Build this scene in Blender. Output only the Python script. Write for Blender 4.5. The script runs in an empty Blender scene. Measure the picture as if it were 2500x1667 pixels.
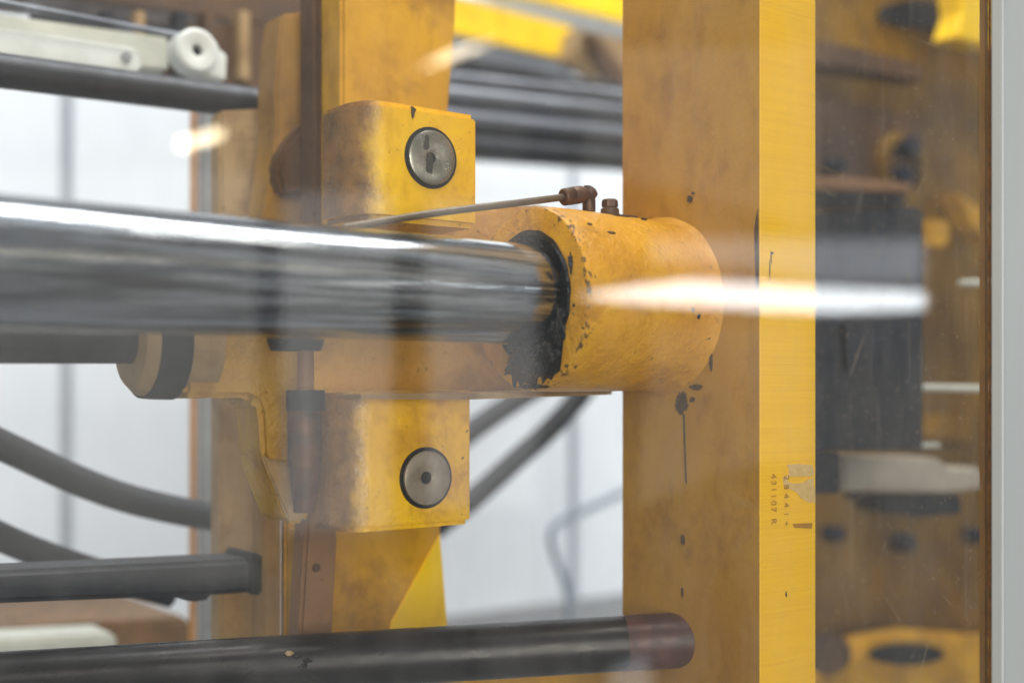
import bpy, bmesh, math, random
from mathutils import Vector, Matrix, noise
random.seed(7)
sc = bpy.context.scene
R = math.radians

# ------------------------------------------------------------------ camera
FPX, CX, HV, H = 3090.0, 1250.0, 950.0, 1.30      # focal length in photo pixels, centre, horizon row, eye height
ANG = R(53.0)                                      # view direction measured from the machine axis (+x)
FW = (math.cos(ANG), math.sin(ANG)); RT = (math.sin(ANG), -math.cos(ANG))
cd = bpy.data.cameras.new('camera'); cam = bpy.data.objects.new('camera', cd)
sc.collection.objects.link(cam); sc.camera = cam
cam.location = (0, 0, H); cam.rotation_euler = (R(90), 0, -(R(90) - ANG))
cd.sensor_width = 36; cd.lens = FPX / 2500 * 36; cd.shift_y = (HV - 833.5) / 2500
cd.clip_start = .02; cd.clip_end = 200
cd.dof.use_dof = True; cd.dof.focus_distance = 1.27; cd.dof.aperture_fstop = 1.65

# ------------------------------------------------------------------ light
w = bpy.data.worlds.new('World'); sc.world = w; w.use_nodes = True
bg = w.node_tree.nodes['Background']; bg.inputs[0].default_value = (.86, .92, 1, 1); bg.inputs[1].default_value = .25
def area(name, loc, target, sx, sy, power, col):
    l = bpy.data.lights.new(name, 'AREA'); l.shape = 'RECTANGLE'; l.size = sx; l.size_y = sy
    l.energy = power; l.color = col
    o = bpy.data.objects.new(name, l); sc.collection.objects.link(o); o.location = loc
    o.rotation_euler = (Vector(target) - Vector(loc)).to_track_quat('-Z', 'Y').to_euler()
    return o
area('hall_light_front', (-1.9, -1.0, 2.5), (.8, 1.0, 1.3), 1.6, 1.2, 14, (1, .97, .93))
area('hall_light_rear', (-.60, -2.2, 1.45), (1.0, .8, 1.3), 1.5, 2.2, 76, (1, .98, .95))
area('hall_light_overhead', (.60, .30, 3.3), (.75, 1.0, 1.3), 2.0, .35, 26, (1, .97, .92))
area('hall_light_wall', (1.9, 1.1, 4.6), (2.1, 3.1, .9), 4.2, .8, 195, (.95, .97, 1))
area('wall_fill_left', (-1.0, 1.95, 1.5), (-.5, 2.816, 1.45), 1.0, 1.6, 7, (.95, .97, 1))  # unseen fill light added to brighten the left of the wall
area('wall_fill_right', (4.6, 2.0, 1.35), (4.1, 2.866, 1.3), 1.0, 1.6, 60, (.95, .97, 1))  # out-of-view fill added to whiten the lower right of the wall
sc.view_settings.view_transform = 'Standard'; sc.view_settings.look = 'None'
sc.view_settings.exposure = 0.04; sc.view_settings.gamma = 1.0
sc.cycles.use_denoising = True; sc.cycles.use_adaptive_sampling = True; sc.cycles.adaptive_threshold = .025
sc.cycles.max_bounces = 6; sc.cycles.transparent_max_bounces = 16
sc.cycles.glossy_bounces = 5; sc.cycles.sample_clamp_indirect = 6

# ------------------------------------------------------------------ photo geometry -> metres
def dirv(u):
    t = (u - CX) / FPX
    return FW[0] + t * RT[0], FW[1] + t * RT[1]
def PY(u, v, y):
    dx, dy = dirv(u); d = y / dy
    return Vector((dx * d, y, H + (HV - v) / FPX * d))
def PX(u, v, x):
    dx, dy = dirv(u); d = x / dx
    return Vector((x, dy * d, H + (HV - v) / FPX * d))
PANE_Y = .690
def PM(u, v, y):                                   # where a thing mirrored in the pane stands
    p = PY(u, v, 2 * PANE_Y - y); p.y = y
    return p

# ------------------------------------------------------------------ materials
def lin(c):
    c /= 255.
    return c / 12.92 if c <= .04045 else ((c + .055) / 1.055) ** 2.4
def C(r, g, b): return (lin(r), lin(g), lin(b), 1)
class NT:
    def __init__(s, name):
        s.m = bpy.data.materials.new(name); s.m.use_nodes = True
        s.t = s.m.node_tree; s.n = s.t.nodes; s.b = s.n['Principled BSDF']; s.out = s.n['Material Output']
        s.pos = s.n.new('ShaderNodeNewGeometry').outputs['Position']
    def link(s, a, b): s.t.links.new(a, b)
    def noise(s, scale, detail=4, stretch=(1, 1, 1), rough=.6, off=(0, 0, 0)):
        mp = s.n.new('ShaderNodeMapping'); mp.inputs['Scale'].default_value = stretch; mp.inputs['Location'].default_value = off
        s.link(s.pos, mp.inputs[0])
        t = s.n.new('ShaderNodeTexNoise'); t.inputs['Scale'].default_value = scale
        t.inputs['Detail'].default_value = detail; t.inputs['Roughness'].default_value = rough
        s.link(mp.outputs[0], t.inputs['Vector'])
        return t.outputs[0]
    def ramp(s, fac, a, b, va=0., vb=1.):
        r = s.n.new('ShaderNodeMapRange'); r.inputs[1].default_value = a; r.inputs[2].default_value = b
        r.inputs[3].default_value = va; r.inputs[4].default_value = vb
        s.link(fac, r.inputs[0]); return r.outputs[0]
    def mix(s, fac, a, b):
        m = s.n.new('ShaderNodeMix'); m.data_type = 'RGBA'
        for v, k in ((fac, 0), (a, 6), (b, 7)):
            if hasattr(v, 'is_linked'): s.link(v, m.inputs[k])
            else: m.inputs[k].default_value = v
        return m.outputs[2]
    def math(s, op, a, b=None):
        m = s.n.new('ShaderNodeMath'); m.operation = op
        for v, k in ((a, 0), (b, 1)):
            if v is None: continue
            if hasattr(v, 'is_linked'): s.link(v, m.inputs[k])
            else: m.inputs[k].default_value = v
        return m.outputs[0]
    def bump(s, h, strength, dist):
        b = s.n.new('ShaderNodeBump'); b.inputs['Strength'].default_value = strength; b.inputs['Distance'].default_value = dist
        s.link(h, b.inputs['Height']); s.link(b.outputs[0], s.b.inputs['Normal'])
    def set(s, col=None, rough=None, metal=None, spec=None):
        for v, k in ((col, 'Base Color'), (rough, 'Roughness'), (metal, 'Metallic'), (spec, 'Specular IOR Level')):
            if v is None: continue
            if hasattr(v, 'is_linked'): s.link(v, s.b.inputs[k])
            else: s.b.inputs[k].default_value = v
def paint(name, a, b, rough=.42, speck=.66, bump=.25, bscale=70, big=5.0, dirt=C(48, 38, 30), stretch=(1, 1, 1), rust=None, wear=.6, side=None):
    t = NT(name)
    c = t.mix(t.ramp(t.noise(big, 5, stretch), .36, .66), a, b)
    c = t.mix(t.ramp(t.noise(26, 7, (1, 1, .5), .7), .50, .74, 0, wear), c, (b[0] * .55, b[1] * .45, b[2] * .5, 1))
    c = t.mix(t.ramp(t.noise(60, 6, (1, 1, .8), .7, (2, 5, 1)), .55, .75, 0, .35), c, (min(1, a[0] * 1.12), min(1, a[1] * 1.12), a[2] * 1.5, 1))
    if rust: c = t.mix(t.ramp(t.noise(9, 7, off=(3, 1, 2), rough=.68), .53, .70, 0, .8), c, rust)
    c = t.mix(t.ramp(t.noise(170, 5, off=(7, 3, 1)), speck, speck + .035, 0, .9), c, dirt)
    if side:  # left-facing faces painted browner, shade and haze put into the grimy colour
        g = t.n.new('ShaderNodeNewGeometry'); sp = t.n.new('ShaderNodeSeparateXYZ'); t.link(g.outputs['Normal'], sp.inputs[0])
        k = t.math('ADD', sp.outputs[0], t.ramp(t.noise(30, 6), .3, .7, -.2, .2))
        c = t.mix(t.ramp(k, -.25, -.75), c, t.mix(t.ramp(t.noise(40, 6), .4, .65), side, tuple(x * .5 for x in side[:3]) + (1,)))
    t.set(c, t.ramp(t.noise(30, 4), .3, .7, rough - .1, rough + .14))
    h = t.math('ADD', t.noise(bscale, 5, rough=.65), t.math('MULTIPLY', t.noise(bscale * 3.2, 4), .3))
    t.bump(h, bump, .004)
    return t.m
def plain(name, a, b=None, rough=.5, metal=0, scale=25, stretch=(1, 1, 1), bump=.1, spec=.5):
    t = NT(name); b = b or tuple(x * .7 for x in a[:3]) + (1,)
    t.set(t.mix(t.ramp(t.noise(scale, 5, stretch), .35, .68), a, b), t.ramp(t.noise(scale * 2, 4, stretch), .3, .7, max(.03, rough - .08), rough + .1), metal, spec)
    t.bump(t.noise(scale * 5, 4, stretch), bump, .002)
    return t.m
YEL, YEL2 = C(226, 164, 24), C(204, 140, 22)
M = {}
M['casting'] = paint('cast_yellow_paint', C(198, 152, 54), C(172, 128, 46), .38, .655, .8, 95, rust=C(128, 84, 36))
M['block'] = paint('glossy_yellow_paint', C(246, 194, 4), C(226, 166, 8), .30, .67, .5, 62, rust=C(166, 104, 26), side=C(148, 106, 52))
M['platen_face'] = paint('platen_yellow_paint', C(196, 148, 44), C(172, 122, 34), .42, .70, .22, 60, big=4, stretch=(1, 1, .45), rust=C(134, 88, 30))
M['column'] = paint('column_yellow_paint', C(216, 162, 26), C(180, 130, 28), .42, .71, .25, 60, rust=C(134, 92, 38))
M['old'] = paint('worn_tan_paint', C(178, 148, 104), C(150, 122, 84), .5, .66, .3, 45, rust=C(110, 72, 38))
M['brown'] = paint('brown_grimy_paint', C(104, 74, 44), C(70, 50, 36), .5, .62, .3, 50)
M['pinkbrown'] = paint('primer_brown_paint', C(150, 112, 76), C(124, 90, 62), .55, .66, .2, 50)
M['rear'] = paint('rear_gold_paint', C(136, 98, 6), C(84, 58, 6), .4, .70, .2, 30, rust=C(96, 62, 22))
M['bright'] = paint('fresh_yellow_paint', C(255, 212, 6), C(250, 200, 4), .4, .9, .05, 30)
M['dark'] = plain('dark_painted_steel', C(50, 51, 57), C(34, 35, 40), .42, .3, 30)
M['bar'] = plain('oiled_black_bar', C(58, 55, 54), C(34, 33, 34), .32, .55, 30, (.15, 1, 1), .08)
M['slate'] = plain('slate_grey_hose', C(32, 35, 43), C(24, 27, 34), .65, 0, 40)
M['greyrod'] = plain('grey_guide_steel', C(92, 94, 102), C(72, 76, 84), .42, .3, 30, (.1, 1, 1))
M['tube'] = plain('grey_tube_steel', C(134, 138, 146), C(88, 92, 102), .35, .4, 14, (.3, 1, 1))
M['white'] = plain('white_plastic', C(226, 228, 224), C(208, 210, 205), .45)
M['cream'] = plain('cream_metal', C(200, 200, 188), C(180, 180, 168), .5)
M['beige'] = plain('beige_block', C(176, 166, 150), C(160, 150, 136), .6)
M['wallp'] = plain('white_wall_sheet', C(224, 228, 234), C(216, 221, 228), .7, 0, 3, bump=.02)
M['seam'] = plain('grey_wall_seam', C(198, 202, 208), C(188, 192, 198), .7)
M['orange'] = plain('orange_trim', C(206, 150, 84), C(188, 130, 66), .6)
M['greypost'] = plain('grey_post', C(150, 152, 152), C(132, 134, 136), .6)
M['alu'] = plain('pale_grey_coated_frame', C(176, 180, 177), C(168, 172, 170), .42, 0, 6, (1, 1, .2), .02)
M['gasket'] = plain('orange_brown_sealant', C(120, 70, 26), C(44, 34, 26), .6, 0, 90)
M['rubber'] = plain('black_rubber', C(24, 24, 24), C(14, 14, 14), .6, 0, 60)
M['brass'] = plain('brown_brass', C(112, 84, 66), C(74, 54, 44), .42, .5, 60)
M['pipe'] = plain('brown_lube_pipe', C(112, 98, 80), C(86, 74, 60), .4, .3, 50)
M['pin'] = plain('machined_pin', C(176, 172, 160), C(120, 116, 106), .30, .8, 40)
M['pin2'] = plain('dull_pin', C(160, 148, 132), C(128, 116, 102), .45, .4, 40)
M['sticker'] = plain('pale_sticker_paper', C(222, 190, 128), C(208, 170, 100), .7, 0, 90)
M['stamp'] = plain('stamped_ink', C(186, 134, 14), C(166, 118, 14), .6)
M['blackoil'] = plain('black_grease', C(26, 25, 25), C(14, 14, 14), .24, 0, 120, bump=.5)
M['smear'] = plain('dark_grease_smear', C(88, 68, 40), C(56, 44, 30), .5, 0, 160, bump=.2)
M['skirt'] = plain('grey_skirting', C(150, 152, 154), C(138, 140, 143), .6)
M['ledge'] = plain('brown_ledge', C(136, 102, 66), C(104, 78, 50), .6)
M['bluegrey'] = plain('blue_grey_cable', C(140, 152, 166), C(128, 140, 154), .5)
M['sleeve'] = plain('brown_oiled_sleeve', C(92, 52, 46), C(54, 34, 34), .4, .1, 40)
M['rubber2'] = plain('dark_hose_rubber', C(20, 22, 28), C(14, 16, 21), .65)
M['oilgrey'] = plain('grey_oil_film', C(84, 80, 74), C(58, 56, 52), .35, .3)
M['amber'] = plain('amber_strip', C(150, 104, 6), C(124, 84, 8), .4)
M['ochre'] = paint('dull_ochre_paint', C(176, 132, 58), C(146, 108, 54), .5, .68, .2, 50, rust=C(104, 76, 46))
M['rusty'] = plain('dark_rusty_steel', C(96, 58, 32), C(44, 30, 24), .5, .1, 50)
M['bolt'] = plain('blued_bolt', C(40, 44, 58), C(28, 30, 40), .4, .4)

def chrome():
    t = NT('streaked_chrome')
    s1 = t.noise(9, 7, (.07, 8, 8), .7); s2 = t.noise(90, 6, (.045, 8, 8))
    c = t.mix(t.ramp(s1, .44, .56), C(186, 190, 196), C(66, 71, 80))  # oil-film streaks, with mirrored dark and bright bands painted into the colour
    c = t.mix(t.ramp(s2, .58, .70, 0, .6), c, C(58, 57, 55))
    t.set(c, t.ramp(s2, .3, .7, .035, .12), 1.0)
    t.bump(t.noise(110, 5, (.03, 7, 7)), .10, .0015)
    return t.m
M['chrome'] = chrome()
def platen_edge():
    t = NT('machined_yellow_edge')
    lines = t.noise(26, 6, (.25, .25, 22), .7)
    c = t.mix(t.ramp(lines, .42, .72, 0, .55), C(255, 198, 0), C(234, 170, 2))
    c = t.mix(t.ramp(t.noise(9, 4), .5, .75, 0, .5), c, C(238, 176, 6))
    c = t.mix(t.ramp(t.noise(260, 4), .70, .74, 0, .7), c, C(120, 84, 20))
    t.set(c, .42); t.bump(lines, .25, .002)
    return t.m
M['edge'] = platen_edge()
BOSS_Y, BOSS_Z, FACE_X, PLATE_X = .994, H + .0893, .769, .947
ROD_Z = H + .0932
def boss_mat():
    t = NT('boss_yellow_paint')
    sx = t.n.new('ShaderNodeSeparateXYZ'); t.link(t.pos, sx.inputs[0])
    c = t.mix(t.ramp(t.noise(14, 5), .36, .66), C(226, 164, 36), C(204, 142, 28))
    c = t.mix(t.ramp(t.noise(30, 7, (.6, 1, 1), .7), .50, .70, 0, .65), c, C(158, 104, 30))
    c = t.mix(t.ramp(t.noise(12, 5, off=(9, 2, 4)), .52, .70, 0, .6), c, C(236, 180, 20))
    c = t.mix(t.ramp(t.noise(85, 7, (.5, 1, 1), .75, (1, 8, 3)), .60, .72, 0, .6), c, C(120, 78, 30))
    # chips crowd along the rim that was knocked most
    dy = t.math('SUBTRACT', sx.outputs[1], BOSS_Y); dz = t.math('SUBTRACT', sx.outputs[2], BOSS_Z)
    rad = t.math('SQRT', t.math('ADD', t.math('MULTIPLY', dy, dy), t.math('MULTIPLY', dz, dz)))
    rim = t.math('MULTIPLY', t.ramp(sx.outputs[0], FACE_X + .002, FACE_X + .016, .15, 0.0), t.ramp(rad, .0860, .0895))
    chips = t.math('ADD', t.noise(230, 5, (1, .6, .6)), rim)
    c = t.mix(t.ramp(chips, .665, .70, 0, .9), c, C(74, 56, 36))
    t.set(c, t.ramp(t.noise(60, 4), .3, .7, .26, .46))
    h = t.math('ADD', t.noise(60, 6, rough=.62), t.math('MULTIPLY', t.noise(230, 4), .25))
    t.bump(h, .75, .005)
    return t.m
M['boss'] = boss_mat()
def glass():
    t = NT('dusty_safety_glass'); n = t.n
    n.remove(t.b)
    g = n.new('ShaderNodeNewGeometry')
    dot = n.new('ShaderNodeVectorMath'); dot.operation = 'DOT_PRODUCT'
    t.link(g.outputs['Incoming'], dot.inputs[0]); t.link(g.outputs['Normal'], dot.inputs[1])
    k = t.math('POWER', t.math('SUBTRACT', 1.0, t.math('ABSOLUTE', dot.outputs['Value'])), 5.0)
    fr = t.math('ADD', t.math('MULTIPLY', k, .957), .043)
    tr = n.new('ShaderNodeBsdfTransparent'); tr.inputs[0].default_value = (.985, .985, .965, 1)
    gl = n.new('ShaderNodeBsdfGlossy'); gl.inputs['Roughness'].default_value = .03
    m1 = n.new('ShaderNodeMixShader'); t.link(fr, m1.inputs[0]); t.link(tr.outputs[0], m1.inputs[1]); t.link(gl.outputs[0], m1.inputs[2])
    df = n.new('ShaderNodeBsdfDiffuse'); df.inputs[0].default_value = (.82, .80, .74, 1)
    tl = n.new('ShaderNodeBsdfTranslucent'); tl.inputs[0].default_value = (.82, .80, .74, 1)
    dm = n.new('ShaderNodeMixShader'); t.link(df.outputs[0], dm.inputs[1]); t.link(tl.outputs[0], dm.inputs[2])
    film = t.ramp(t.noise(9, 7, (1, 1, .5), .68), .42, .74, .003, .045)
    film = t.math('ADD', film, t.ramp(t.noise(160, 5, (1, 1, .06)), .55, .78, 0, .05))
    specks = t.ramp(t.noise(620, 3), .72, .78, 0, .6)
    specks2 = t.ramp(t.noise(330, 2, off=(4, 4, 4)), .765, .79, 0, .5)
    f = t.math('ADD', t.math('ADD', film, specks), specks2)
    m2 = n.new('ShaderNodeMixShader'); t.link(f, m2.inputs[0]); t.link(m1.outputs[0], m2.inputs[1]); t.link(dm.outputs[0], m2.inputs[2])
    t.link(m2.outputs[0], t.out.inputs[0])
    return t.m
M['glass'] = glass()
def emit(name, col, s):
    t = NT(name); t.n.remove(t.b); e = t.n.new('ShaderNodeEmission'); e.inputs[0].default_value = col; e.inputs[1].default_value = s
    t.link(e.outputs[0], t.out.inputs[0]); return t.m
M['lampwhite'] = emit('strip_light_tube', (.9, .95, 1, 1), 15)
M['lampwarm'] = emit('warm_lamp', (1, .82, .55, 1), 38)
M['daylight'] = emit('window_daylight', (.97, .98, 1, 1), 1.35)
M['daylight2'] = emit('dim_window_daylight', (.98, .97, .95, 1), .95)
M['hazeglow'] = emit('faint_haze_glow', (1, .97, .93, 1), .75)  # made-up glow for the two added haze panels
M['lampdim'] = emit('dim_light_panel', (.84, .9, 1, 1), 2.2)

# ------------------------------------------------------------------ building helpers
def finish(name, bm, mat, parent=None, smooth=True, angle=35):
    if len(bm.faces): bmesh.ops.recalc_face_normals(bm, faces=bm.faces)
    me = bpy.data.meshes.new(name)
    xs = [v.co for v in bm.verts]
    o0 = Vector(((min(p.x for p in xs) + max(p.x for p in xs)) / 2, (min(p.y for p in xs) + max(p.y for p in xs)) / 2, min(p.z for p in xs)))
    for v in bm.verts: v.co -= o0
    if smooth:
        for f in bm.faces: f.smooth = True
        for e in bm.edges:
            if len(e.link_faces) == 2 and e.calc_face_angle(0) > R(angle): e.smooth = False
    bm.to_mesh(me); bm.free()
    me.materials.append(M[mat])
    o = bpy.data.objects.new(name, me); sc.collection.objects.link(o)
    base = Vector((0, 0, 0)); q = parent
    while q is not None: base += q.location; q = q.parent
    o.location = o0 - base
    if parent is not None: o.parent = parent
    return o
def thing(name, label, cat, loc, group=None):
    o = bpy.data.objects.new(name, None); sc.collection.objects.link(o); o.location = loc
    o.empty_display_size = .05
    return tag(o, label, cat, group)
def tag(o, label, cat, group=None):
    o['label'] = label; o['category'] = cat
    if group: o['group'] = group
    return o
def b_poly(bm, pts, shift):
    a = [bm.verts.new(p) for p in pts]; b = [bm.verts.new(p + shift) for p in pts]
    n = len(pts)
    bm.faces.new(a); bm.faces.new(b[::-1])
    for i in range(n): bm.faces.new((a[i], b[i], b[(i + 1) % n], a[(i + 1) % n]))
def bevel(bm, off, seg=2):
    if off: bmesh.ops.bevel(bm, geom=list(bm.edges), offset=off, segments=seg, affect='EDGES', clamp_overlap=True)
def slab(name, px, y, thick, mat, parent=None, bev=.003, seg=2, left=0):
    """outline (photo pixels) on the plane y, with real thickness going back"""
    bm = bmesh.new(); b_poly(bm, [PY(u, v, y) for u, v in px], Vector((0, thick, 0)))
    bmesh.ops.recalc_face_normals(bm, faces=bm.faces)
    if left:
        xm = min(v.co.x for v in bm.verts)
        ed = [e for e in bm.edges if all(abs(v.co.y - y) < 1e-5 and v.co.x < xm + .012 for v in e.verts)]
        bmesh.ops.bevel(bm, geom=ed, offset=left, segments=6, affect='EDGES', clamp_overlap=True)
        ed = [e for e in bm.edges if len(e.link_faces) == 2 and e.calc_face_angle(0) > R(40)]
        bmesh.ops.bevel(bm, geom=ed, offset=bev, segments=seg, affect='EDGES', clamp_overlap=True)
    else: bevel(bm, bev, seg)
    o = finish(name, bm, mat, parent, angle=62)
    if bev:
        wn = o.modifiers.new('normals', 'WEIGHTED_NORMAL'); wn.keep_sharp = True; wn.weight = 90
    return o
def patch(name, pts, mat, parent=None, shift=Vector((0, .0008, 0))):
    bm = bmesh.new(); b_poly(bm, pts, shift)
    return finish(name, bm, mat, parent, smooth=False)
def b_tube(bm, pts, r, seg=20, cap=True):
    pts = [Vector(p) for p in pts]; rings = []
    prev = None
    for i, p in enumerate(pts):
        d = (pts[min(i + 1, len(pts) - 1)] - pts[max(i - 1, 0)]).normalized()
        if prev is None:
            n = d.cross(Vector((0, 0, 1)));
            if n.length < .1: n = d.cross(Vector((0, 1, 0)))
            n.normalize()
        else: n = (prev - d * prev.dot(d)).normalized()
        prev = n; b = d.cross(n)
        rr = r[i] if isinstance(r, (list, tuple)) else r
        rings.append([bm.verts.new(p + (n * math.cos(a) + b * math.sin(a)) * rr) for a in [2 * math.pi * k / seg for k in range(seg)]])
    for A, B in zip(rings, rings[1:]):
        for k in range(seg): bm.faces.new((A[k], A[(k + 1) % seg], B[(k + 1) % seg], B[k]))
    if cap: bm.faces.new(rings[0][::-1]); bm.faces.new(rings[-1])
def tube(name, pts, r, mat, parent=None, seg=20):
    bm = bmesh.new(); b_tube(bm, pts, r, seg); return finish(name, bm, mat, parent)
def smooth_path(pts, n=8):
    pts = [Vector(p) for p in pts]; out = []
    for i in range(len(pts) - 1):
        p0 = pts[max(i - 1, 0)]; p1 = pts[i]; p2 = pts[i + 1]; p3 = pts[min(i + 2, len(pts) - 1)]
        for k in range(n):
            t = k / n
            out.append(.5 * ((2 * p1) + (p2 - p0) * t + (2 * p0 - 5 * p1 + 4 * p2 - p3) * t * t + (3 * p1 - p0 - 3 * p2 + p3) * t ** 3))
    out.append(pts[-1]); return out
def lathe(name, prof, cen, axis, mat, parent=None, seg=64, jitter=0):
    """profile [(along axis, radius)] turned about an axis through cen"""
    ax = Vector(axis).normalized(); n = ax.cross(Vector((0, 0, 1)))
    if n.length < .1: n = ax.cross(Vector((1, 0, 0)))
    n.normalize(); b = ax.cross(n); bm = bmesh.new(); rings = []
    for s, r in prof:
        if r <= 0: rings.append([bm.verts.new(Vector(cen) + ax * s)])
        else:
            ring = []
            for k in range(seg):
                a = 2 * math.pi * k / seg
                rr = r + (jitter * noise.noise(Vector((math.cos(a) * 3, math.sin(a) * 3, s * 22))) if jitter else 0)
                ring.append(bm.verts.new(Vector(cen) + ax * s + (n * math.cos(a) + b * math.sin(a)) * rr))
            rings.append(ring)
    for A, B in zip(rings, rings[1:]):
        if len(A) == 1 and len(B) == 1: continue
        for k in range(seg):
            k2 = (k + 1) % seg
            if len(A) == 1: bm.faces.new((A[0], B[k], B[k2]))
            elif len(B) == 1: bm.faces.new((A[k], A[k2], B[0]))
            else: bm.faces.new((A[k], A[k2], B[k2], B[k]))
    return finish(name, bm, mat, parent)
def box(name, lo, hi, mat, parent=None, bev=.003, seg=2):
    bm = bmesh.new(); lo = Vector(lo); hi = Vector(hi)
    b_poly(bm, [Vector((lo.x, lo.y, lo.z)), Vector((hi.x, lo.y, lo.z)), Vector((hi.x, lo.y, hi.z)), Vector((lo.x, lo.y, hi.z))], Vector((0, hi.y - lo.y, 0)))
    bmesh.ops.recalc_face_normals(bm, faces=bm.faces); bevel(bm, bev, seg); return finish(name, bm, mat, parent)
def disc_y(name, u, v, y, r, depth, mat, parent=None, prof=None, seg=40):
    c = PY(u, v, y)
    prof = prof or [(-depth, 0), (-depth, r * .93), (-depth * .75, r), (.002, r), (.002, 0)]
    return lathe(name, prof, c, (0, 1, 0), mat, parent, seg)
def blotch(name, fn, u, v, ru, rv, mat, parent, shift, n=18, rag=.45, seed=0):
    n = 56; o = Vector((u * .37 + seed, v * .21, 0)); pts = []
    for k in range(n):
        a = 2 * math.pi * k / n; e = Vector((math.cos(a), math.sin(a), 0))
        q = .72 + rag * (.8 * noise.noise(e * 1.3 + o) + .55 * noise.noise(e * 3.1 + o) + .4 * noise.noise(e * 8 + o))
        q = max(.12, q)
        pts.append(fn(u + ru * q * e.x, v + rv * q * e.y))
    return patch(name, pts, mat, parent, shift)

# ================================================================== the setting: wall behind the machine
WY = 3.0
wall = slab('wall', [(-400, -900), (3600, -900), (3600, 1900), (-400, 1900)], WY + .04, .08, 'seam', None, 0)
wall['kind'] = 'structure'
x0 = PY(-330, 900, WY).x; seams = [PY(u, 900, WY).x for u in (-330, 162, 485, 1010, 1400, 1800, 2300, 2900, 3500)]
zlo = PY(1300, 1478, WY).z
for a, b in zip(seams, seams[1:]):
    box('wall_panel', (a + .016, WY, zlo), (b - .016, WY + .0385, 4.2), 'wallp', wall, .004)
box('skirting', (seams[0], WY - .02, zlo - .32), (seams[-1], WY + .037, zlo - .002), 'skirt', wall, .003)

# ================================================================== ledge, box and background left
lg = thing('machine_bed', 'brown machine bed ledge at the lower left in front of the white wall', 'machine bed', PY(150, 1600, 2.0))
slab('top_ledge', [(-120, 1538), (462, 1506), (470, 1560), (470, 1800), (-120, 1800)], 2.0, .35, 'ledge', lg, .006)
tag(slab('storage_box', [(-120, 1566), (285, 1546), (292, 1640), (-120, 1660)], 1.88, .10, 'cream', None, .006), 'pale cream box on the brown ledge at the bottom left corner', 'box')

post = thing('guard_post', 'narrow grey post with an orange edge strip behind the tan column', 'post', PY(480, 1500, 1.85))
slab('post_body', [(492, 240), (580, 240), (580, 1700), (490, 1700)], 1.85, .012, 'greypost', post)
slab('edge_strip', [(468, 240), (483, 240), (481, 1700), (464, 1700)], 1.86, .008, 'orange', post, .002)

rail = thing('linear_rail', 'cream and white linear rail at the top left corner', 'rail', PY(150, 150, 1.62))
slab('rail_body', [(-80, 24), (412, 92), (412, 172), (-80, 140)], 1.66, .03, 'cream', rail)
slab('cover_strip', [(-80, 56), (336, 116), (346, 130), (346, 172), (334, 182), (-80, 128)], 1.62, .03, 'white', rail, .004)
disc_y('screw', 308, 140, 1.619, .007, .003, 'greypost', rail, seg=20)
tube('guide_tube', [PY(-80, -8, 1.60), PY(455, 92, 1.60)], .0042, 'tube', rail)
rb = thing('roller_bracket', 'white roller with a dark centre hole beside the dark upper bar', 'roller', PY(480, 200, 1.58))
lathe('roller', [(-.012, .0075), (-.014, .012), (-.014, .025), (-.010, .029), (.02, .029), (.02, .0075), (-.012, .0075)], PY(474, 128, 1.57), (0, 1, 0), 'white', rb, 40)
disc_y('hub', 474, 128, 1.572, .0074, .004, 'rubber', rb, seg=20)
slab('bracket', [(474, 88), (526, 94), (540, 128), (556, 130), (553, 198), (500, 186), (470, 180)], 1.585, .03, 'white', rb, .003)

tm = thing('overhead_carriage', 'brown grimy machine carriage across the top left above the dark bar', 'machine carriage', PY(400, 180, 1.9))
slab('carriage_plate', [(-80, -160), (860, -160), (860, 80), (700, 72), (420, 30), (-80, -30)], 1.95, .12, 'brown', tm)
slab('lower_plate', [(120, 40), (660, 62), (660, 250), (400, 210), (120, 120)], 1.9, .04, 'brown', tm)
for u0 in (250, 330, 430, 500, 585):
    slab('rib', [(u0, 25), (u0 + 26, 28), (u0 + 26, 200), (u0, 190)], 1.87, .03, random.choice(['old', 'dark', 'brown']), tm, .002)
slab('dark_cover', [(80, 20), (430, 62), (430, 110), (80, 60)], 1.88, .02, 'dark', tm)

tag(tube('guide_bar', [PY(-120, 157, 1.52), PY(640, 256, 1.52)], .0203, 'dark', None, 28), 'dark grey horizontal bar across the upper left, ending at the yellow column', 'bar')

# ------------------------------------------------------------------ hoses
def hose(name, label, px, y, rpx, mat, group=None, ring=0):
    pts = smooth_path([PY(u, v, y + dy) for u, v, dy in px], 8)
    d = (PY(px[0][0], px[0][1], y) - Vector((0, 0, H))).length
    o = tube(name, pts, rpx / FPX * y / dirv(px[len(px) // 2][0])[1], mat, None, 18)
    return tag(o, label, 'hose', group)
hose('hydraulic_hose', 'thick grey hose curving down at left, upper of the two, into the tan column', [(-140, 1010, 0), (-40, 1065, 0), (60, 1112, 0), (180, 1168, 0), (300, 1213, 0), (420, 1243, 0), (545, 1266, .01)], 1.62, 37, 'slate', 'hoses at the left')
hose('hydraulic_hose', 'thick grey hose at the left edge, lower of the two, dropping behind the grey bar', [(-140, 1235, 0), (-40, 1290, 0), (60, 1335, 0), (160, 1372, 0), (280, 1410, 0), (420, 1450, 0)], 1.66, 35, 'slate', 'hoses at the left')
hose('rubber_hose', 'short dark hose right of the lower yellow block, left of its neighbour', [(1080, 1110, 0), (1160, 1045, 0), (1240, 990, 0), (1360, 915, 0)], 2.0, 27, 'rubber2', 'diagonal hoses behind the casting')
hose('rubber_hose', 'long dark hose rising diagonally from the lower yellow block to the boss', [(1060, 1290, 0), (1160, 1212, 0), (1260, 1122, 0), (1340, 1050, 0), (1400, 985, 0), (1470, 900, 0)], 1.95, 26, 'rubber2', 'diagonal hoses behind the casting')
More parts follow.
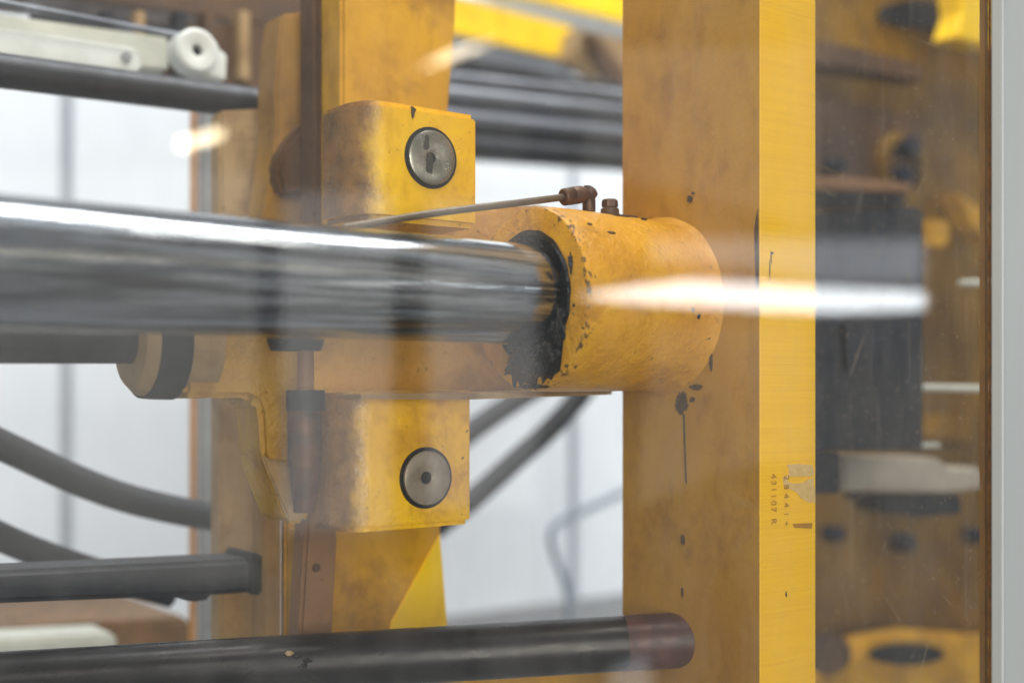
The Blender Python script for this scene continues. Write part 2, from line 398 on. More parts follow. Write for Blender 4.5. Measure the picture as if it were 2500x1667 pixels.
hose('pale_cable', 'thin pale blue grey cable with a sharp bend before the white wall', [(1640, 1140, 0), (1515, 1205, 0), (1440, 1240, 0), (1372, 1272, 0), (1346, 1300, 0), (1352, 1345, 0), (1376, 1410, 0), (1388, 1470, 0), (1392, 1600, 0)], 2.6, 9.5, 'bluegrey')
gb = thing('grey_tie_beam', 'grey horizontal bar with black end ring across the lower left', 'bar', PY(300, 1460, 1.34))
slab('bar_body', [(-120, 1399), (618, 1363), (618, 1446), (540, 1452), (-120, 1478)], 1.34, .07, 'slate', gb, .006, 3)
slab('end_ring', [(619, 1352), (642, 1351), (642, 1452), (619, 1453)], 1.335, .08, 'rubber', gb, .003)
slab('foot_bracket', [(400, 1449), (515, 1443), (515, 1463), (470, 1470)], 1.345, .05, 'slate', gb, .003)

# ------------------------------------------------------------------ overhead beams and tubes behind, right of the column
ob = thing('crane_beam', 'bright yellow overhead beam with a grey flange at the top centre', 'beam', PY(1250, 140, 2.3))
slab('beam_web', [(1000, -34), (1150, 2), (1401, 67), (1380, 146), (1000, 58)], 2.3, .06, 'bright', ob, .004)
slab('flange', [(1000, 62), (1385, 150), (1420, 176), (1000, 112)], 2.26, .09, 'tube', ob, .003)
ob2 = tag(slab('crane_beam', [(1180, -80), (1640, -80), (1640, 84), (1524, 55), (1180, -32)], 2.45, .06, 'bright', None, .004), 'bright yellow beam at the top edge, above the grey strip', 'beam')
tag(slab('cable_tray', [(1000, -50), (1140, -4), (1286, 2), (1640, 86), (1640, 128), (1516, 98), (1140, 6), (1000, -24)], 2.36, .05, 'greypost', None, .003), 'grey sloping strip between the two bright yellow beams', 'cable tray')
cb = thing('corner_bracket', 'ochre bracket with a dark diagonal brace by the top of the platen', 'bracket', PY(1470, 190, 2.2))
slab('plate', [(1402, 72), (1640, 118), (1640, 240), (1452, 186), (1384, 150)], 2.24, .04, 'old', cb)
slab('brace', [(1432, 82), (1462, 86), (1530, 172), (1530, 206), (1498, 196)], 2.2, .03, 'brown', cb, .002)
rk = thing('rear_bulkhead', 'dark bulkhead plate behind the grey tubes, top centre', 'bulkhead', PY(1300, 400, 2.05))
slab('back_plate', [(1000, 118), (1640, 228), (1640, 420), (1000, 372)], 2.12, .05, 'dark', rk)
for i, (ua, va, ub, vb, r, m, lab) in enumerate([
    (1000, 180, 1640, 245, 14, 'tube', 'slim pale grey tube, topmost of the four below the yellow beam'),
    (1000, 218, 1640, 288, 18, 'tube', 'grey tube, second of the four below the yellow beam'),
    (1000, 287, 1640, 350, 32, 'greyrod', 'wide brownish grey tube, third of the four below the yellow beam'),
    (1000, 345, 1640, 400, 26, 'slate', 'dark slate tube, lowest of the four above the white wall')]):
    yy = 1.98 - .01 * i
    tag(tube('steel_tube', [PY(ua, va, yy), PY(ub, vb, yy)], r / FPX * yy / .8, m, None, 24), lab, 'tube', 'grey tubes behind the platen')

# ================================================================== left column and posts
tc = thing('tan_column', 'worn tan machine column left of the toggle casting', 'column', PY(580, 1600, 1.45))
slab('column_front', [(537, 270), (700, 262), (690, 900), (690, 1700), (537, 1700)], 1.45, .03, 'old', tc, .004)
slab('stiffener', [(648, 545), (690, 545), (690, 1700), (640, 1700)], 1.42, .029, 'old', tc, .003)
yc = thing('side_bracket', 'curved ochre bracket left of the brown post near the top', 'bracket', PY(690, 560, 1.36))
slab('bracket_plate', [(690, 34), (790, 26), (790, 560), (640, 560), (668, 390), (676, 300), (672, 230), (680, 110)], 1.36, .05, 'ochre', yc, .003)
slab('worn_lug', [(690, 360), (740, 300), (775, 300), (775, 480), (690, 480), (676, 420)], 1.34, .03, 'brown', yc, .006)
tag(slab('brown_post', [(768, -60), (832, -60), (836, 250), (832, 560), (770, 560)], 1.30, .04, 'brown', None, .005), 'brown vertical post at the top between the two yellow columns', 'post')

# yellow main column
mc = thing('yellow_column', 'broad yellow machine column behind the two pin blocks', 'column', PY(960, 1600, 1.25))
slab('column_plate', [(834, -120), (1118, -120), (1114, 60), (1096, 280), (1082, 900), (1078, 1300), (1098, 1560), (1110, 1800), (742, 1800), (745, 1290), (834, 1200)], 1.25, .05, 'column', mc, .004)
slab('lit_triangle', [(1075, 1302), (1094, 1545), (1096, 1700), (925, 1700), (955, 1520)], 1.2465, .003, 'bright', mc, .001)  # brighter triangle of light on the column, put in as a thin plate
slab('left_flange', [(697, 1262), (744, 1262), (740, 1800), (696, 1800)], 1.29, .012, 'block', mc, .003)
slab('bed_rail', [(985, 1650), (1560, 1622), (1560, 1800), (985, 1800)], 1.23, .05, 'column', mc, .004)

lk = thing('toggle_link', 'pinkish brown upright link with a peaked top below the casting', 'link', PY(780, 1560, 1.2))
slab('link_plate', [(750, 1252), (780, 1200), (798, 1192), (820, 1248), (826, 1308), (806, 1700), (722, 1700)], 1.20, .03, 'pinkbrown', lk, .004)
disc_y('pin_hole', 772, 1385, 1.1995, .0045, .002, 'brown', lk, seg=16)

# ================================================================== toggle casting with its two pin blocks
tg = thing('toggle_casting', 'yellow toggle casting with two square pin blocks behind the chrome rod', 'machine casting', PY(1000, 1300, 1.1))
arm = slab('arm', [(452, 780), (640, 780), (880, 560), (1050, 524), (1210, 503), (1330, 500), (1500, 560), (1500, 940), (1250, 962), (1100, 966), (890, 969), (864, 985), (854, 1020), (852, 1100), (858, 1290), (832, 1278), (806, 1215), (792, 1192), (764, 1240), (748, 1280), (702, 1274), (657, 1162), (641, 1110), (636, 1010), (628, 982), (606, 971), (452, 971)], 1.13, .06, 'casting', tg, .006, 2)
slab('dark_slot', [(752, 1085), (772, 1060), (778, 1120), (768, 1190), (745, 1245), (738, 1180)], 1.127, .0025, 'rubber', tg, 0)
slab('ear_facet', [(638, 1112), (700, 1128), (742, 1180), (744, 1272), (704, 1270), (659, 1163)], 1.125, .0045, 'old', tg, .003)
def pin_block(name, ul, ur, vt, vb, y, th, mat):
    xl, xr = PY(ul, 0, y).x, PY(ur, 0, y).x; zt, zb = PY((ul + ur) / 2, vt, y).z, PY((ul + ur) / 2, vb, y).z
    plan = [(xr, y + th), (xr, y)] + [(xl + .034 * (1 - math.sin(R(a))), y + .040 * (1 - math.cos(R(a)))) for a in range(0, 91, 9)] + [(xl, y + th)]
    bm = bmesh.new(); b_poly(bm, [Vector((a, b, zb)) for a, b in plan], Vector((0, 0, zt - zb)))
    bmesh.ops.recalc_face_normals(bm, faces=bm.faces)
    ed = [e for e in bm.edges if e.calc_face_angle(0) > R(40)]
    bmesh.ops.bevel(bm, geom=ed, offset=.0055, segments=4, affect='EDGES', clamp_overlap=True)
    for v in bm.verts:
        v.co += Vector((1, 1, 1)) * .0009 * noise.noise(v.co * 40)
    o = finish(name, bm, mat, tg, angle=50)
    wn = o.modifiers.new('normals', 'WEIGHTED_NORMAL'); wn.keep_sharp = True; wn.weight = 80
    return o
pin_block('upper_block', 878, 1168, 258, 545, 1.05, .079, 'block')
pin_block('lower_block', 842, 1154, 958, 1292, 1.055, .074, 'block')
slab('web', [(800, 958), (868, 958), (862, 1285), (836, 1275), (808, 1214), (796, 1190)], 1.095, .036, 'casting', tg, .008, 3)
slab('rib', [(880, 962), (1245, 958), (1500, 951), (1500, 963), (1160, 975), (880, 974)], 1.035, .09, 'old', tg, .003)
cc = Vector((.452, 1.168, PY(372, 832, 1.168).z))
lathe('end_collar', [(-.022, .022), (-.022, .044), (-.014, .052), (-.004, .0548), (.05, .0550), (.05, .022)], cc, (1, 0, 0), 'old', tg, 48)
lathe('dark_band', [(-.012, .048), (-.0115, .0548), (-.004, .0556), (.018, .0562), (.0185, .048)], cc, (1, 0, 0), 'slate', tg, 48)
slab('cast_lip', [(1156, 952), (890, 955), (866, 962), (862, 972), (880, 976), (920, 974), (1156, 970)], 1.0505, .05, 'casting', tg, .004, 3)
for (u, v, m, tilt) in ((1052, 386, 'pin', 1), (1040, 1166, 'pin2', 0)):
    y = 1.05 if v < 700 else 1.055
    disc_y('pin_recess', u, v, y - .0005, .0305, .0008, 'rubber', tg, seg=48)
    p = disc_y('pin', u, v, y - .001, .0270, .004, m, tg, prof=[(-.0035, 0), (-.0035, .004), (-.0045, .0055), (-.0045, .0235), (-.003, .0268), (.003, .0270), (.003, 0)], seg=48)
    disc_y('centre_hole', u, v, y - .0052, .0062 if v > 700 else .0055, .0006, 'rubber', p, seg=20)
    if v < 700:
        blotch('oil_streak', lambda a, b: PY(a, b, y - .0062), u - 3, v + 14, 12, 36, 'oilgrey', p, Vector((0, .0005, 0)), 14, .4)
        blotch('oil_streak', lambda a, b: PY(a, b, y - .0062), u - 10, v - 38, 9, 24, 'oilgrey', p, Vector((0, .0005, 0)), 14, .4)
for (u, v, ru, rv) in ((1009, 274, 7, 17),):
    yy = 1.0492 if v < 700 else 1.054
    blotch('paint_chip', lambda a, b: PY(a, b, yy), u, v, ru, rv, 'smear' if v < 700 else 'brown', tg, Vector((0, .0005, 0)), 12, .5)
# plunger hanging below the rod in front of the casting
pl = thing('plunger_pin', 'brown vertical plunger with a dark cap below the chrome rod', 'pin', PY(746, 1250, 1.09))
c0 = PY(746, 1000, 1.09)
tube('body', [PY(744, 1000, 1.09), PY(744, 1120, 1.09), PY(742, 1250, 1.09)], [.0165, .0165, .010], 'rusty', pl, 24)
tube('cap', [PY(746, 952, 1.088), PY(746, 1002, 1.088)], .0185, 'rubber', pl, 24)
tube('stem', [PY(746, 850, 1.09), PY(746, 951, 1.09)], .008, 'pinkbrown', pl, 16)
lathe('bushing', [(0, .012), (0, .024), (.012, .028), (.03, .028), (.03, .012)], PY(722, 856, 1.09), (0, 0, 1), 'slate', pl, 32)

# grey guide rod entering the collar
tag(tube('guide_rod', [PY(-160, 826, 1.168), PY(385, 832, 1.168)], .0218, 'slate', None, 32), 'slate grey rod just under the chrome rod at the left, ending at the collar', 'rod')

# ================================================================== fixed platen with its boss
pt = thing('fixed_platen', 'tall yellow platen with a round boss that takes the chrome rod', 'machine platen', (.989, .95, .8))
EY = .851
PZ0, PZ1 = .80, 1.95
bm = bmesh.new()
b_poly(bm, [Vector((.947, EY + .0006, PZ0)), Vector((1.031, EY + .0006, PZ0)), Vector((1.031, EY + .0006, PZ1)), Vector((.947, EY + .0006, PZ1))], Vector((0, .2004, 0)))
plate = finish('plate', bm, 'platen_face', pt, smooth=False)
box('machined_edge', (.9472, EY - .001, PZ0), (1.0308, EY + .0008, PZ1), 'edge', pt, .0006, 1)
FR = .0912
prof = [(.060, .0655), (.004, .0650), (0, .0635), (0, .0880), (.0012, .0902), (.004, FR), (.02, FR + .0006), (.05, FR + .001), (.09, FR + .0005), (.14, FR), (.160, FR - .0005), (.172, FR + .001), (.1785, FR + .0045)]
boss = lathe('boss', prof, (FACE_X, BOSS_Y, BOSS_Z), (1, 0, 0), 'boss', pt, 128, .0011)
lathe('bore_seal', [(.010, .0470), (.008, .0545), (.005, .0600), (.0035, .0648), (.03, .0646), (.03, .0470), (.010, .0470)], (FACE_X, BOSS_Y, BOSS_Z), (1, 0, 0), 'blackoil', pt, 96)  # greasy seal, with the shadow inside the bore painted black along with it
def RF(u, v): return PX(u, v, FACE_X - .0012)     # point on the ring face
SX = Vector((.0010, 0, 0))
# black crescent round the bore and the streaked smear under it (lies on the ring face)
cres = []
for k in range(41):
    a = R(-128 + 251 * k / 40); r = .0655 + .0022 * noise.noise(Vector((k * .55, 1, 0))) + .0012 * noise.noise(Vector((k * 2.3, 4, 0))) + .003 * max(0, math.sin(math.pi * k / 40))
    cres.append(Vector((FACE_X - .0012, BOSS_Y - r * math.sin(a) * 1.0, BOSS_Z + r * math.cos(a))))
inner = [Vector((FACE_X - .0012, BOSS_Y - .0632 * math.sin(R(-128 + 251 * k / 40)), BOSS_Z + .0632 * math.cos(R(-128 + 251 * k / 40)))) for k in range(41)]
patch('grease_ring', cres + inner[::-1], 'blackoil', pt, SX)
rnd = random.Random(3)
top = [(1244, 872), (1262, 868), (1300, 872), (1340, 855), (1366, 800), (1378, 770)]
bot = [(1372, 850), (1366, 905), (1352, 915), (1345, 928)]
u = 1338
while u > 1250:
    bot.append((u, 912 + rnd.random() * 40)); u -= rnd.uniform(4, 9)
patch('grease_smear', [RF(*p) for p in top + bot], 'blackoil', pt, SX)
for (u, v, ru, rv) in ((1392, 640, 7, 30), (1240, 902, 12, 16), (1300, 944, 50, 8), (1400, 745, 3, 4)):
    blotch('grease_fleck', RF, u, v, ru, rv, 'blackoil', pt, SX, 20, .55)
# lump of hardened grease hanging under the rod
bm = bmesh.new()
bmesh.ops.create_icosphere(bm, subdivisions=5, radius=1)
gc = Vector((FACE_X - .010, BOSS_Y - .020, BOSS_Z - .0560))
for v in bm.verts:
    p = v.co.copy(); q = 1 + .55 * noise.noise(p * 1.9) + .28 * noise.noise(p * 4.5) + .14 * noise.noise(p * 11)
    v.co = gc + Vector((p.x * .013 * q, p.y * .027 * q, p.z * .0165 * q))
finish('grease_lump', bm, 'blackoil', pt, angle=180)
bm = bmesh.new(); bmesh.ops.create_icosphere(bm, subdivisions=5, radius=1)
gc = Vector((FACE_X - .002, BOSS_Y - .046, BOSS_Z - .026))
for v in bm.verts:
    p = v.co.copy(); q = 1 + .6 * noise.noise(p * 2.1 + Vector((5, 0, 0))) + .3 * noise.noise(p * 5.5) + .12 * noise.noise(p * 12)
    v.co = gc + Vector((p.x * .007 * q, p.y * .010 * q, p.z * .020 * q))
finish('grease_lump', bm, 'blackoil', pt, angle=180)
# stains and drips on the platen face
def FX(u, v): return PX(u, v, PLATE_X - .0009)
SXP = Vector((.0006, 0, 0))
for i, (u, v, ru, rv) in enumerate([(1684, 486, 9, 13), (1692, 472, 6, 4), (1664, 985, 20, 36), (1690, 975, 8, 9), (1667, 1318, 7, 15), (1665, 1446, 3, 16), (1735, 880, 5, 34), (1700, 945, 22, 9)]):
    blotch('grease_spot', FX, u, v, ru, rv, 'smear', pt, SXP, 22, .38, i)
patch('grease_drip', [FX(1667, 1010), FX(1671, 1010), FX(1673, 1100), FX(1676, 1180), FX(1673, 1180), FX(1670, 1100)], 'smear', pt, SXP)
patch('grease_drip', [FX(1841, 560), FX(1849, 510), FX(1852, 640), FX(1850, 775), FX(1845, 700)], 'smear', pt, SXP)
# rust scrape on top of the boss
def boss_pt(s, a, lift=.0006):
    r = FR + lift + .001
    return Vector((FACE_X + s, BOSS_Y - r * math.sin(a), BOSS_Z + r * math.cos(a)))
def boss_patch(name, s0, a0, ds, da, mat, seed):
    rn = random.Random(seed); pts = []
    bm = bmesh.new(); n = 44; ctr = bm.verts.new(boss_pt(s0, R(a0), .0012)); ring = []
    for k in range(n):
        t = 2 * math.pi * k / n; ee = Vector((math.cos(t), math.sin(t), seed * 3.7)); q = max(.1, .62 + .45 * noise.noise(ee * 1.5) + .35 * noise.noise(ee * 4) + .25 * noise.noise(ee * 10))
        ring.append(bm.verts.new(boss_pt(s0 + ds * q * math.cos(t), R(a0 + da * q * math.sin(t)), .0007)))
    for k in range(n): bm.faces.new((ctr, ring[k], ring[(k + 1) % n]))
    ext = bmesh.ops.extrude_face_region(bm, geom=list(bm.faces))
    for v in [g for g in ext['geom'] if isinstance(g, bmesh.types.BMVert)]:
        d = Vector((0, BOSS_Y - v.co.y, BOSS_Z - v.co.z)).normalized(); v.co += d * .0018
    return finish(name, bm, mat, pt, smooth=False)
for i, (s, a, ds, da, m) in enumerate([(.108, 6, .026, 10, 'brown'), (.122, 10, .024, 5, 'brown'), (.098, 16, .018, 6, 'smear'), (.128, 20, .009, 2.5, 'smear'), (.050, 47, .010, 2.0, 'smear'), (.030, 40, .005, 2, 'smear'), (.147, 100, .003, 3, 'blackoil'), (.138, 96, .002, 3, 'smear')]):
    boss_patch('paint_chip', s, a, ds * .75, da * .75, m, i)
# stamped numbers and the torn sticker on the machined edge
def stamp(txt, u, v, size, sp):
    cu = bpy.data.curves.new('stamp', 'FONT'); cu.body = txt; cu.size = size; cu.extrude = .0001; cu.space_character = sp
    t = bpy.data.objects.new('stamp', cu); sc.collection.objects.link(t)
    dg = bpy.context.evaluated_depsgraph_get(); me = bpy.data.meshes.new_from_object(t.evaluated_get(dg))
    bpy.data.objects.remove(t); me.name = 'stamped_number'
    # text runs downwards, tops of the letters to the right
    p = PY(u, v, EY - .0023)
    for vv in me.vertices:
        a, b, c = vv.co; vv.co = (b, c, -a)
    me.materials.clear(); me.materials.append(M['stamp'])
    o = bpy.data.objects.new('stamped_number', me); sc.collection.objects.link(o); o.parent = pt; o.location = p - pt.location
    return o
stamp('28441+', 1915, 1160, .0104, 1.75)
stamp('431107 R', 1884, 1156, .0104, 1.28)
def ES(u, v): return PY(u, v, EY - .0016)
SY = Vector((0, .0005, 0))
patch('sticker_remnant', [ES(*p) for p in ((1921, 1134), (1950, 1132), (1984, 1135), (1988, 1150), (1987, 1160), (1983, 1162), (1926, 1163), (1927, 1146))], 'sticker', pt, SY)
patch('sticker_remnant', [ES(*p) for p in ((1912, 1164), (1922, 1158), (1924, 1176), (1938, 1180), (1962, 1178), (1972, 1170), (1988, 1166), (1986, 1180), (1990, 1196), (1991, 1226), (1975, 1226), (1956, 1216), (1946, 1202), (1930, 1193), (1914, 1186))], 'sticker', pt, SY)
patch('scuff_mark', [ES(*p) for p in ((1936, 1278), (1984, 1276), (1982, 1290), (1940, 1288))], 'stamp', pt, SY)
for i, (u, v, ru, rv) in enumerate([(1920, 1450, 2, 7), (1883, 630, 1.6, 18), (1880, 660, 1.3, 26), (1886, 618, 4, 4), (1964, 728, 3, 3)]):
    blotch('grease_spot', ES, u, v, ru, rv, 'smear', pt, SY, 14, .6, i)

# ================================================================== chrome tie bar, lower bar
tag(tube('chrome_rod', [(-.35, .937, ROD_Z), (.2, .962, ROD_Z), (.6, .980, ROD_Z), (1.04, 1.0, ROD_Z)], .0496, 'chrome', None, 128), 'large polished chrome rod running from the left edge into the yellow boss', 'rod')
d0, d1 = 1.274, 1.3475
def PD(u, v, d):
    dx, dy = dirv(u); return Vector((dx * d, dy * d, H + (HV - v) / FPX * d))
lb = thing('lower_bar', 'thick black oiled bar along the bottom, ending in the platen', 'bar', PD(800, 1640, 1.31))
A, B = PD(0, 1661, 1.274), PD(1642, 1562, 1.3475)
A2 = A + (A - B) * .25; B2 = B + (B - A).normalized() * .06
tube('shaft', [A2, A.lerp(B, .5), B.lerp(A, .075)], .0290, 'bar', lb, 48)
tube('end_sleeve', [B.lerp(A, .075), B2], .0293, 'sleeve', lb, 48)
rn = random.Random(5)
for i, (u, v, m) in enumerate([(725, 1600, 'blackoil'), (750, 1612, 'blackoil'), (708, 1594, 'old'), (740, 1625, 'blackoil')]):
    bm = bmesh.new(); bmesh.ops.create_icosphere(bm, subdivisions=3, radius=.0024)
    c = PD(u, v, 1.302 - .0255)
    for vv in bm.verts:
        q = 1 + .7 * noise.noise(vv.co * 420 + Vector((i * 3, 0, 0))); vv.co = c + Vector((vv.co.x * 1.8 * q, vv.co.y * .6 * q, vv.co.z * q))
    finish('dirt_lump', bm, m, lb)

# ================================================================== lubrication pipe and plug on the boss
lp = thing('lubrication_pipe', 'thin brown lubrication pipe with an elbow fitting on top of the boss', 'pipe', PY(1438, 508, BOSS_Y))
e_bot = PY(1438, 516, BOSS_Y); e_l = PY(1408, 478, BOSS_Y)
tube('elbow', [e_bot, PY(1438, 492, BOSS_Y), PY(1436, 480, BOSS_Y), PY(1428, 475, BOSS_Y), e_l], [.0068, .0068, .0074, .0074, .0068], 'brass', lp, 20)
lathe('elbow_corner', [(-.0085, 0), (-.0085, .004), (-.006, .0085), (.004, .0085), (.0065, .005), (.0065, 0)], PY(1438, 472, BOSS_Y), (.35, -.2, .6), 'brass', lp, 12)
n0, n1 = PY(1374, 482, BOSS_Y), PY(1419, 475, BOSS_Y); ax = (n1 - n0)
lathe('coupling_nut', [(0, .004), (0, .0075), (.0015, .0088), (.012, .0092), (.0135, .0084), (.015, .0092), (ax.length, .0088), (ax.length, .004)], n0, ax, 'brass', lp, 28)
tube('pipe', smooth_path([PY(1380, 481, BOSS_Y), PY(1270, 495, BOSS_Y), PY(1160, 508, BOSS_Y), PY(1050, 522, BOSS_Y + .004), PY(950, 538, BOSS_Y + .01), PY(840, 556, BOSS_Y + .02)], 6), .0036, 'pipe', lp, 16)
pg = thing('grease_plug', 'small rusty plug bolt beside the elbow fitting on top of the boss', 'bolt', PY(1489, 516, BOSS_Y))
pc = PY(1489, 515, BOSS_Y)
lathe('head', [(.004, .0045), (.004, .0085), (.006, .0088), (.0105, .0085), (.012, .0070), (.012, 0)], pc, (0, 0, 1), 'brass', pg, 6)
lathe('neck', [(-.004, .010), (.002, .0095), (.0042, .006), (.0042, 0)], pc, (0, 0, 1), 'brown', pg, 20)

# ================================================================== behind the platen, right
rp = thing('rear_housing', 'gold brown machine housing behind the glass right of the platen', 'machine housing', PY(2200, 1700, 1.5))
slab('housing_wall', [(1900, -150), (2560, -150), (2560, 1850), (1900, 1850)], 1.50, .06, 'rear', rp, 0)
for (pts, y, m, nm) in [
    ([(1960, 98), (2040, 104), (2260, 158), (2260, 200), (1960, 150)], 1.44, 'brown', 'rib'),
    ([(1960, 240), (2100, 252), (2260, 290), (2260, 460), (1960, 440)], 1.46, 'brown', 'mounting_plate'),
    ([(1960, 432), (2060, 428), (2230, 448), (2230, 470), (1960, 462)], 1.36, 'pinkbrown', 'flange_lip'),
    ([(1960, 466), (2215, 474), (2215, 505), (1960, 505)], 1.38, 'dark', 'flange'),
    ([(2340, -60), (2560, -60), (2560, 130), (2420, 112), (2330, 92), (2350, 30)], 1.36, 'bright', 'corner_plate'),
    ([(2270, 536), (2318, 540), (2322, 585), (2300, 605), (2275, 600)], 1.42, 'column', 'yellow_lug'),
    ([(2340, 470), (2420, 520), (2420, 600), (2380, 560)], 1.44, 'column', 'yellow_edge'),
    ([(2300, 1010), (2420, 1010), (2420, 1080), (2270, 1075)], 1.44, 'rear', 'lower_rib')]:
    slab(nm, pts, y, .05, m, rp, .004)
for (u, v, r) in ((2022, 408, .016), (2200, 362, .024), (2185, 432, .020), (2020, 1300, .016), (2192, 1322, .020), (2366, 1305, .018)):
    disc_y('bolt', u, v, 1.46, r, .03, 'bolt', rp, seg=6)
lathe('round_flange', [(-.02, .050), (-.02, .064), (0, .068), (.01, .068), (.01, .05)], PY(2190, 412, 1.46), (0, 1, 0), 'rear', rp, 40)
def ell(u, v, ru, rv, a0=0, a1=360, n=26): return [(u + ru * math.cos(R(a0 + (a1 - a0) * k / n)), v + rv * math.sin(R(a0 + (a1 - a0) * k / n))) for k in range(n)]
slab('upper_opening', ell(2240, 36, 95, 34), 1.494, .004, 'rubber', rp, 0)
slab('lower_opening', ell(2215, 1596, 92, 27), 1.40, .004, 'rubber', rp, 0)
slab('lower_shelf', [(1960, 1680), (2060, 1620), (2130, 1560), (2250, 1542), (2420, 1556), (2560, 1560), (2560, 1850), (1960, 1850)], 1.405, .06, 'column', rp, .006)
slab('lower_cavity', ell(2020, 1595, 60, 52), 1.402, .002, 'brown', rp, 0)
dk = thing('steel_nut_block', 'dark steel block behind the platen where the rod comes out', 'machine block', PY(2120, 1080, 1.0))
slab('block_body', [(1940, 524), (2100, 512), (2248, 506), (2257, 516), (2257, 1092), (2250, 1100), (1940, 1100)], 1.10, .12, 'dark', dk, .004)
slab('lower_step', [(1940, 1101), (2056, 1103), (2056, 1205), (1940, 1205)], 1.105, .1, 'dark', dk, .004)
slab('recess_cover', [(2060, 790), (2150, 784), (2158, 905), (2070, 905)], 1.094, .005, 'bolt', dk, .002)
tag(slab('pale_block', [(2058, 1112), (2290, 1116), (2320, 1138), (2400, 1140), (2420, 1190), (2330, 1202), (2060, 1198)], 1.20, .06, 'beige', None, .006), 'beige rectangular block seen through the glass at the right', 'block')
tag(slab('dark_bracket', [(2110, 1204), (2350, 1208), (2352, 1256), (2250, 1262), (2160, 1252)], 1.25, .05, 'dark', None, .005), 'black bracket directly under the beige block at the right', 'bracket')
for (u0, u1, v0, v1, r, lab) in ((2345, 2460, 690, 691, 8, 'short pale rod at the right edge, topmost of three'), (2184, 2460, 944, 950, 9, 'long pale rod at the right edge, middle of three'), (2182, 2290, 1085, 1087, 7, 'dim pale rod at the right, lowest of three')):
    tag(tube('pale_rod', [PY(u0, v0, 1.12), PY(u1, v1, 1.12)], r / FPX * 1.7, 'cream', None, 16), lab, 'rod', 'pale rods behind the glass')

# ================================================================== safety guard: pane, frame post, sealant
sg = thing('safety_guard', 'dusty clear safety window with a pale grey frame post at the right', 'safety guard', (1.09, .69, .55))
XE = PY(2413, 900, PANE_Y).x
bm = bmesh.new(); b_poly(bm, [Vector((-1.2, PANE_Y, .45)), Vector((XE + .012, PANE_Y, .45)), Vector((XE + .012, PANE_Y, 2.35)), Vector((-1.2, PANE_Y, 2.35))], Vector((0, .005, 0)))
pane = finish('window_pane', bm, 'glass', sg, smooth=False)
box('frame_post', (XE + .0, PANE_Y - .016, .45), (XE + .16, PANE_Y - .0015, 2.35), 'alu', sg, .0025, 3)
rn = random.Random(11); pts = []; z = .5
while z < 2.3:
    pts.append(Vector((XE - .0003 - rn.random() * .0012 - (.002 if rn.random() < .03 else 0), PANE_Y - .0015, z))); z += rn.uniform(.002, .006)
patch('sealant', [Vector((XE + .002, PANE_Y - .0015, .5))] + pts + [Vector((XE + .002, PANE_Y - .0015, 2.3))], 'gasket', sg, Vector((0, .0010, 0)))
slab('inner_strip', [(2405, -400), (2412, -400), (2412, 2100), (2405, 2100)], PANE_Y + .012, .006, 'amber', sg, 0)
# scratches on the pane (fine raised lines)
M['scratch'] = plain('pale_scratch', C(176, 164, 136), C(150, 136, 108), .6)
bm = bmesh.new()
def scr(u0, v0, u1, v1, wpx):
    a, b = PY(u0, v0, PANE_Y - .0006), PY(u1, v1, PANE_Y - .0006); d = (b - a).normalized(); nrm = Vector((-d.z, 0, d.x)) * (wpx / FPX * 1.1 / 2)
    m = a.lerp(b, .5)
    b_poly(bm, [a, m + nrm * .6, b, m - nrm * .6], Vector((0, .0002, 0)))
for s in [(2240, 97, 2302, 120, 1.3), (1990, 401, 2046, 422, 1.4), (1990, 455, 2052, 486, 1.6), (1996, 452, 2040, 478, .9), (2095, 520, 2105, 470, .8), (2160, 700, 2140, 780, .9), (2075, 920, 2110, 820, 1.0), (2300, 1450, 2328, 1482, 1.2), (1776, 1204, 1862, 1252, 1.6), (1784, 1356, 1842, 1270, 1.0), (2150, 1440, 2206, 1525, .6), (2060, 1240, 2120, 1200, .5)]: scr(*s)
for k in range(110):
    u, v = rn.uniform(1995, 2385), rn.uniform(40, 1640); a = rn.gauss(1.57, .5); L = rn.uniform(3, 12)
    scr(u, v, u + L * math.cos(a), v + L * math.sin(a), .55)
for k in range(14):
    u, v = rn.uniform(1560, 2385), rn.uniform(200, 1640); a = rn.gauss(1.57, .35); L = rn.uniform(30, 90)
    scr(u, v, u + L * math.cos(a), v + L * math.sin(a), .45)
bd = bmesh.new()
for k in range(1300):
    u = rn.uniform(1540, 2400) if rn.random() < .35 else rn.uniform(1990, 2400)
    v = rn.uniform(-10, 1680); rr = min(3.4, .8 + abs(rn.gauss(0, .65))) / FPX * 1.12
    p = PY(u, v, PANE_Y - .0006); n = 5; a0 = rn.random() * 6
    b_poly(bd, [p + Vector((math.cos(a0 + q * 1.2566) * rr * rn.uniform(.5, 1), 0, math.sin(a0 + q * 1.2566) * rr * rn.uniform(.5, 1))) for q in range(n)], Vector((0, .0002, 0)))
do = finish('dust_specks', bd, 'scratch', sg, smooth=False); do['kind'] = 'stuff'
so = finish('scratches', bm, 'scratch', sg, smooth=False); so['kind'] = 'stuff'

# ================================================================== lights of the hall that the glass mirrors, and added haze panels
def lamp_panel(name, label, cat, px, y, mat, group=None, housing=True):
    t = thing(name, label, cat, PM(px[0][0], px[0][1], y), group)
    pts = [PM(u, v, y) for u, v in px]
    bm = bmesh.new(); b_poly(bm, pts, Vector((0, -.03, 0))); finish('diffuser', bm, mat, t, smooth=False)
    if housing:
        c = sum(pts, Vector()) / len(pts)
        bm = bmesh.new(); b_poly(bm, [c + (p - c) * 1.04 + Vector((0, -.031, 0)) for p in pts], Vector((0, -.08, 0))); finish('housing', bm, 'greypost', t, smooth=False)
    return t
lamp_panel('strip_light', 'long white strip light mirrored as a bright band right of the boss', 'light', [(1425, 722), (1560, 700), (1690, 682), (1860, 694), (2060, 706), (2257, 714), (2257, 752), (2060, 760), (1900, 756), (1700, 744), (1560, 735)], -2.4, 'lampwhite')
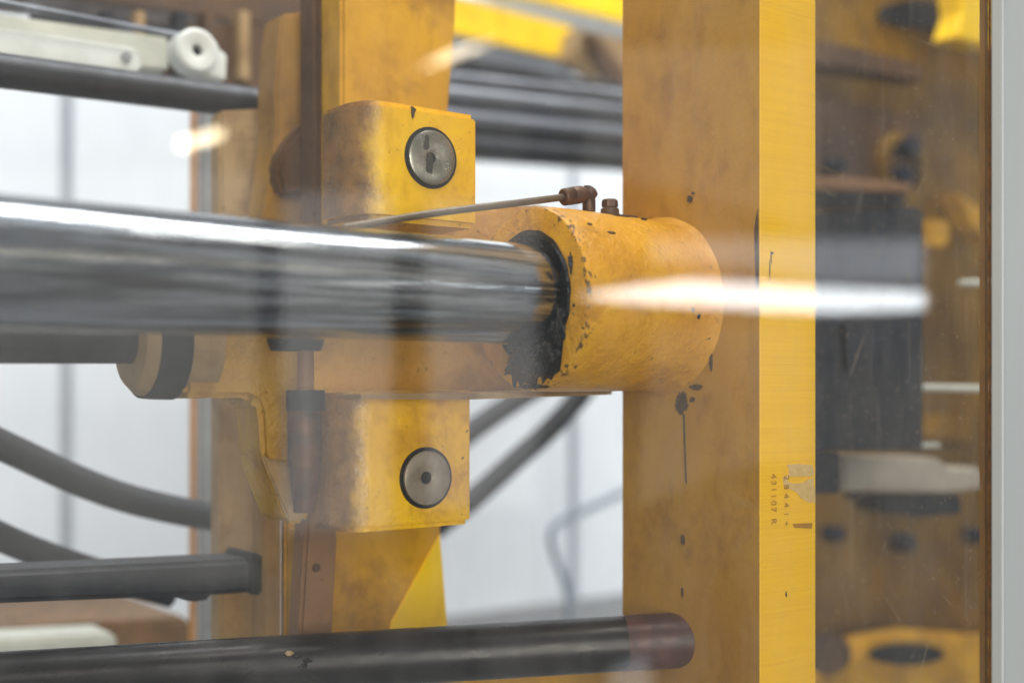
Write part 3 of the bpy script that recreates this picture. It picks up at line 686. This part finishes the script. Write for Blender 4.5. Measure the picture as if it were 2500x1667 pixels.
lamp_panel('light_panel', 'dim light panel mirrored as a grey band above the bright one', 'light', [(1600, 580), (2257, 588), (2257, 686), (2060, 690), (1800, 650), (1600, 640)], -3.6, 'lampdim')
lamp_panel('warm_lamp', 'small warm lamp mirrored over the left column near the top', 'light', [(440, 345), (540, 315), (545, 335), (450, 362)], -3.4, 'lampwarm', 'small warm lamps')
lamp_panel('warm_lamp', 'small warm lamp mirrored as a slanted streak at the top centre', 'light', [(1030, 168), (1110, 125), (1215, 98), (1130, 132)], -3.4, 'lampwarm', 'small warm lamps')
lamp_panel('light_panel', 'small bluish light panel mirrored low on the glass by the black bar end', 'light', [(1500, 1640), (1580, 1600), (1600, 1700), (1490, 1720)], -3.6, 'lampdim')
for u, v, lab in ((318, 74, 'small round lamp mirrored above the cream rail, right one'), (84, 16, 'small round lamp mirrored in the top left corner')):
    lamp_panel('round_lamp', lab, 'light', ell(u, v, 17, 17, n=16), -3.4, 'lampdim', 'small round lamps')
lamp_panel('haze_panel_upper', 'added dim glowing panel mirrored as faint haze over the upper platen', 'window', [(1440, 118), (1990, 112), (1990, 560), (1700, 470), (1440, 430)], -4.4, 'hazeglow')  # unseen glowing panel added only to lay haze on the glass
lamp_panel('haze_panel_lower', 'added dim glowing panel mirrored as faint haze on the platen below the bright band', 'window', [(1600, 800), (1985, 790), (1985, 1120), (1760, 1150), (1560, 1240)], -4.4, 'hazeglow')  # second added panel, no real window, gives the lower haze in the glass
hw = thing('hall_window', 'bright hall window mirrored as pale haze on the left of the glass', 'window', PM(700, 1300, -4))
for (ua, ub, va, vb) in ((-300, 630, 420, 1420), (692, 958, 470, 1290), (1046, 1310, 490, 1240)):
    bm = bmesh.new(); b_poly(bm, [PM(ua, va, -4), PM(ub, va, -4), PM(ub, vb, -4), PM(ua, vb, -4)], Vector((0, -.02, 0))); finish('pane', bm, 'daylight' if ua > 600 else 'daylight2', hw, smooth=False)
for (ua, ub) in ((630.5, 691.5), (958.5, 1045.5)):
    bm = bmesh.new(); b_poly(bm, [PM(ua, 380, -3.99), PM(ub, 380, -3.99), PM(ub, 1400, -3.99), PM(ua, 1400, -3.99)], Vector((0, -.06, 0))); finish('mullion', bm, 'dark', hw, smooth=False)
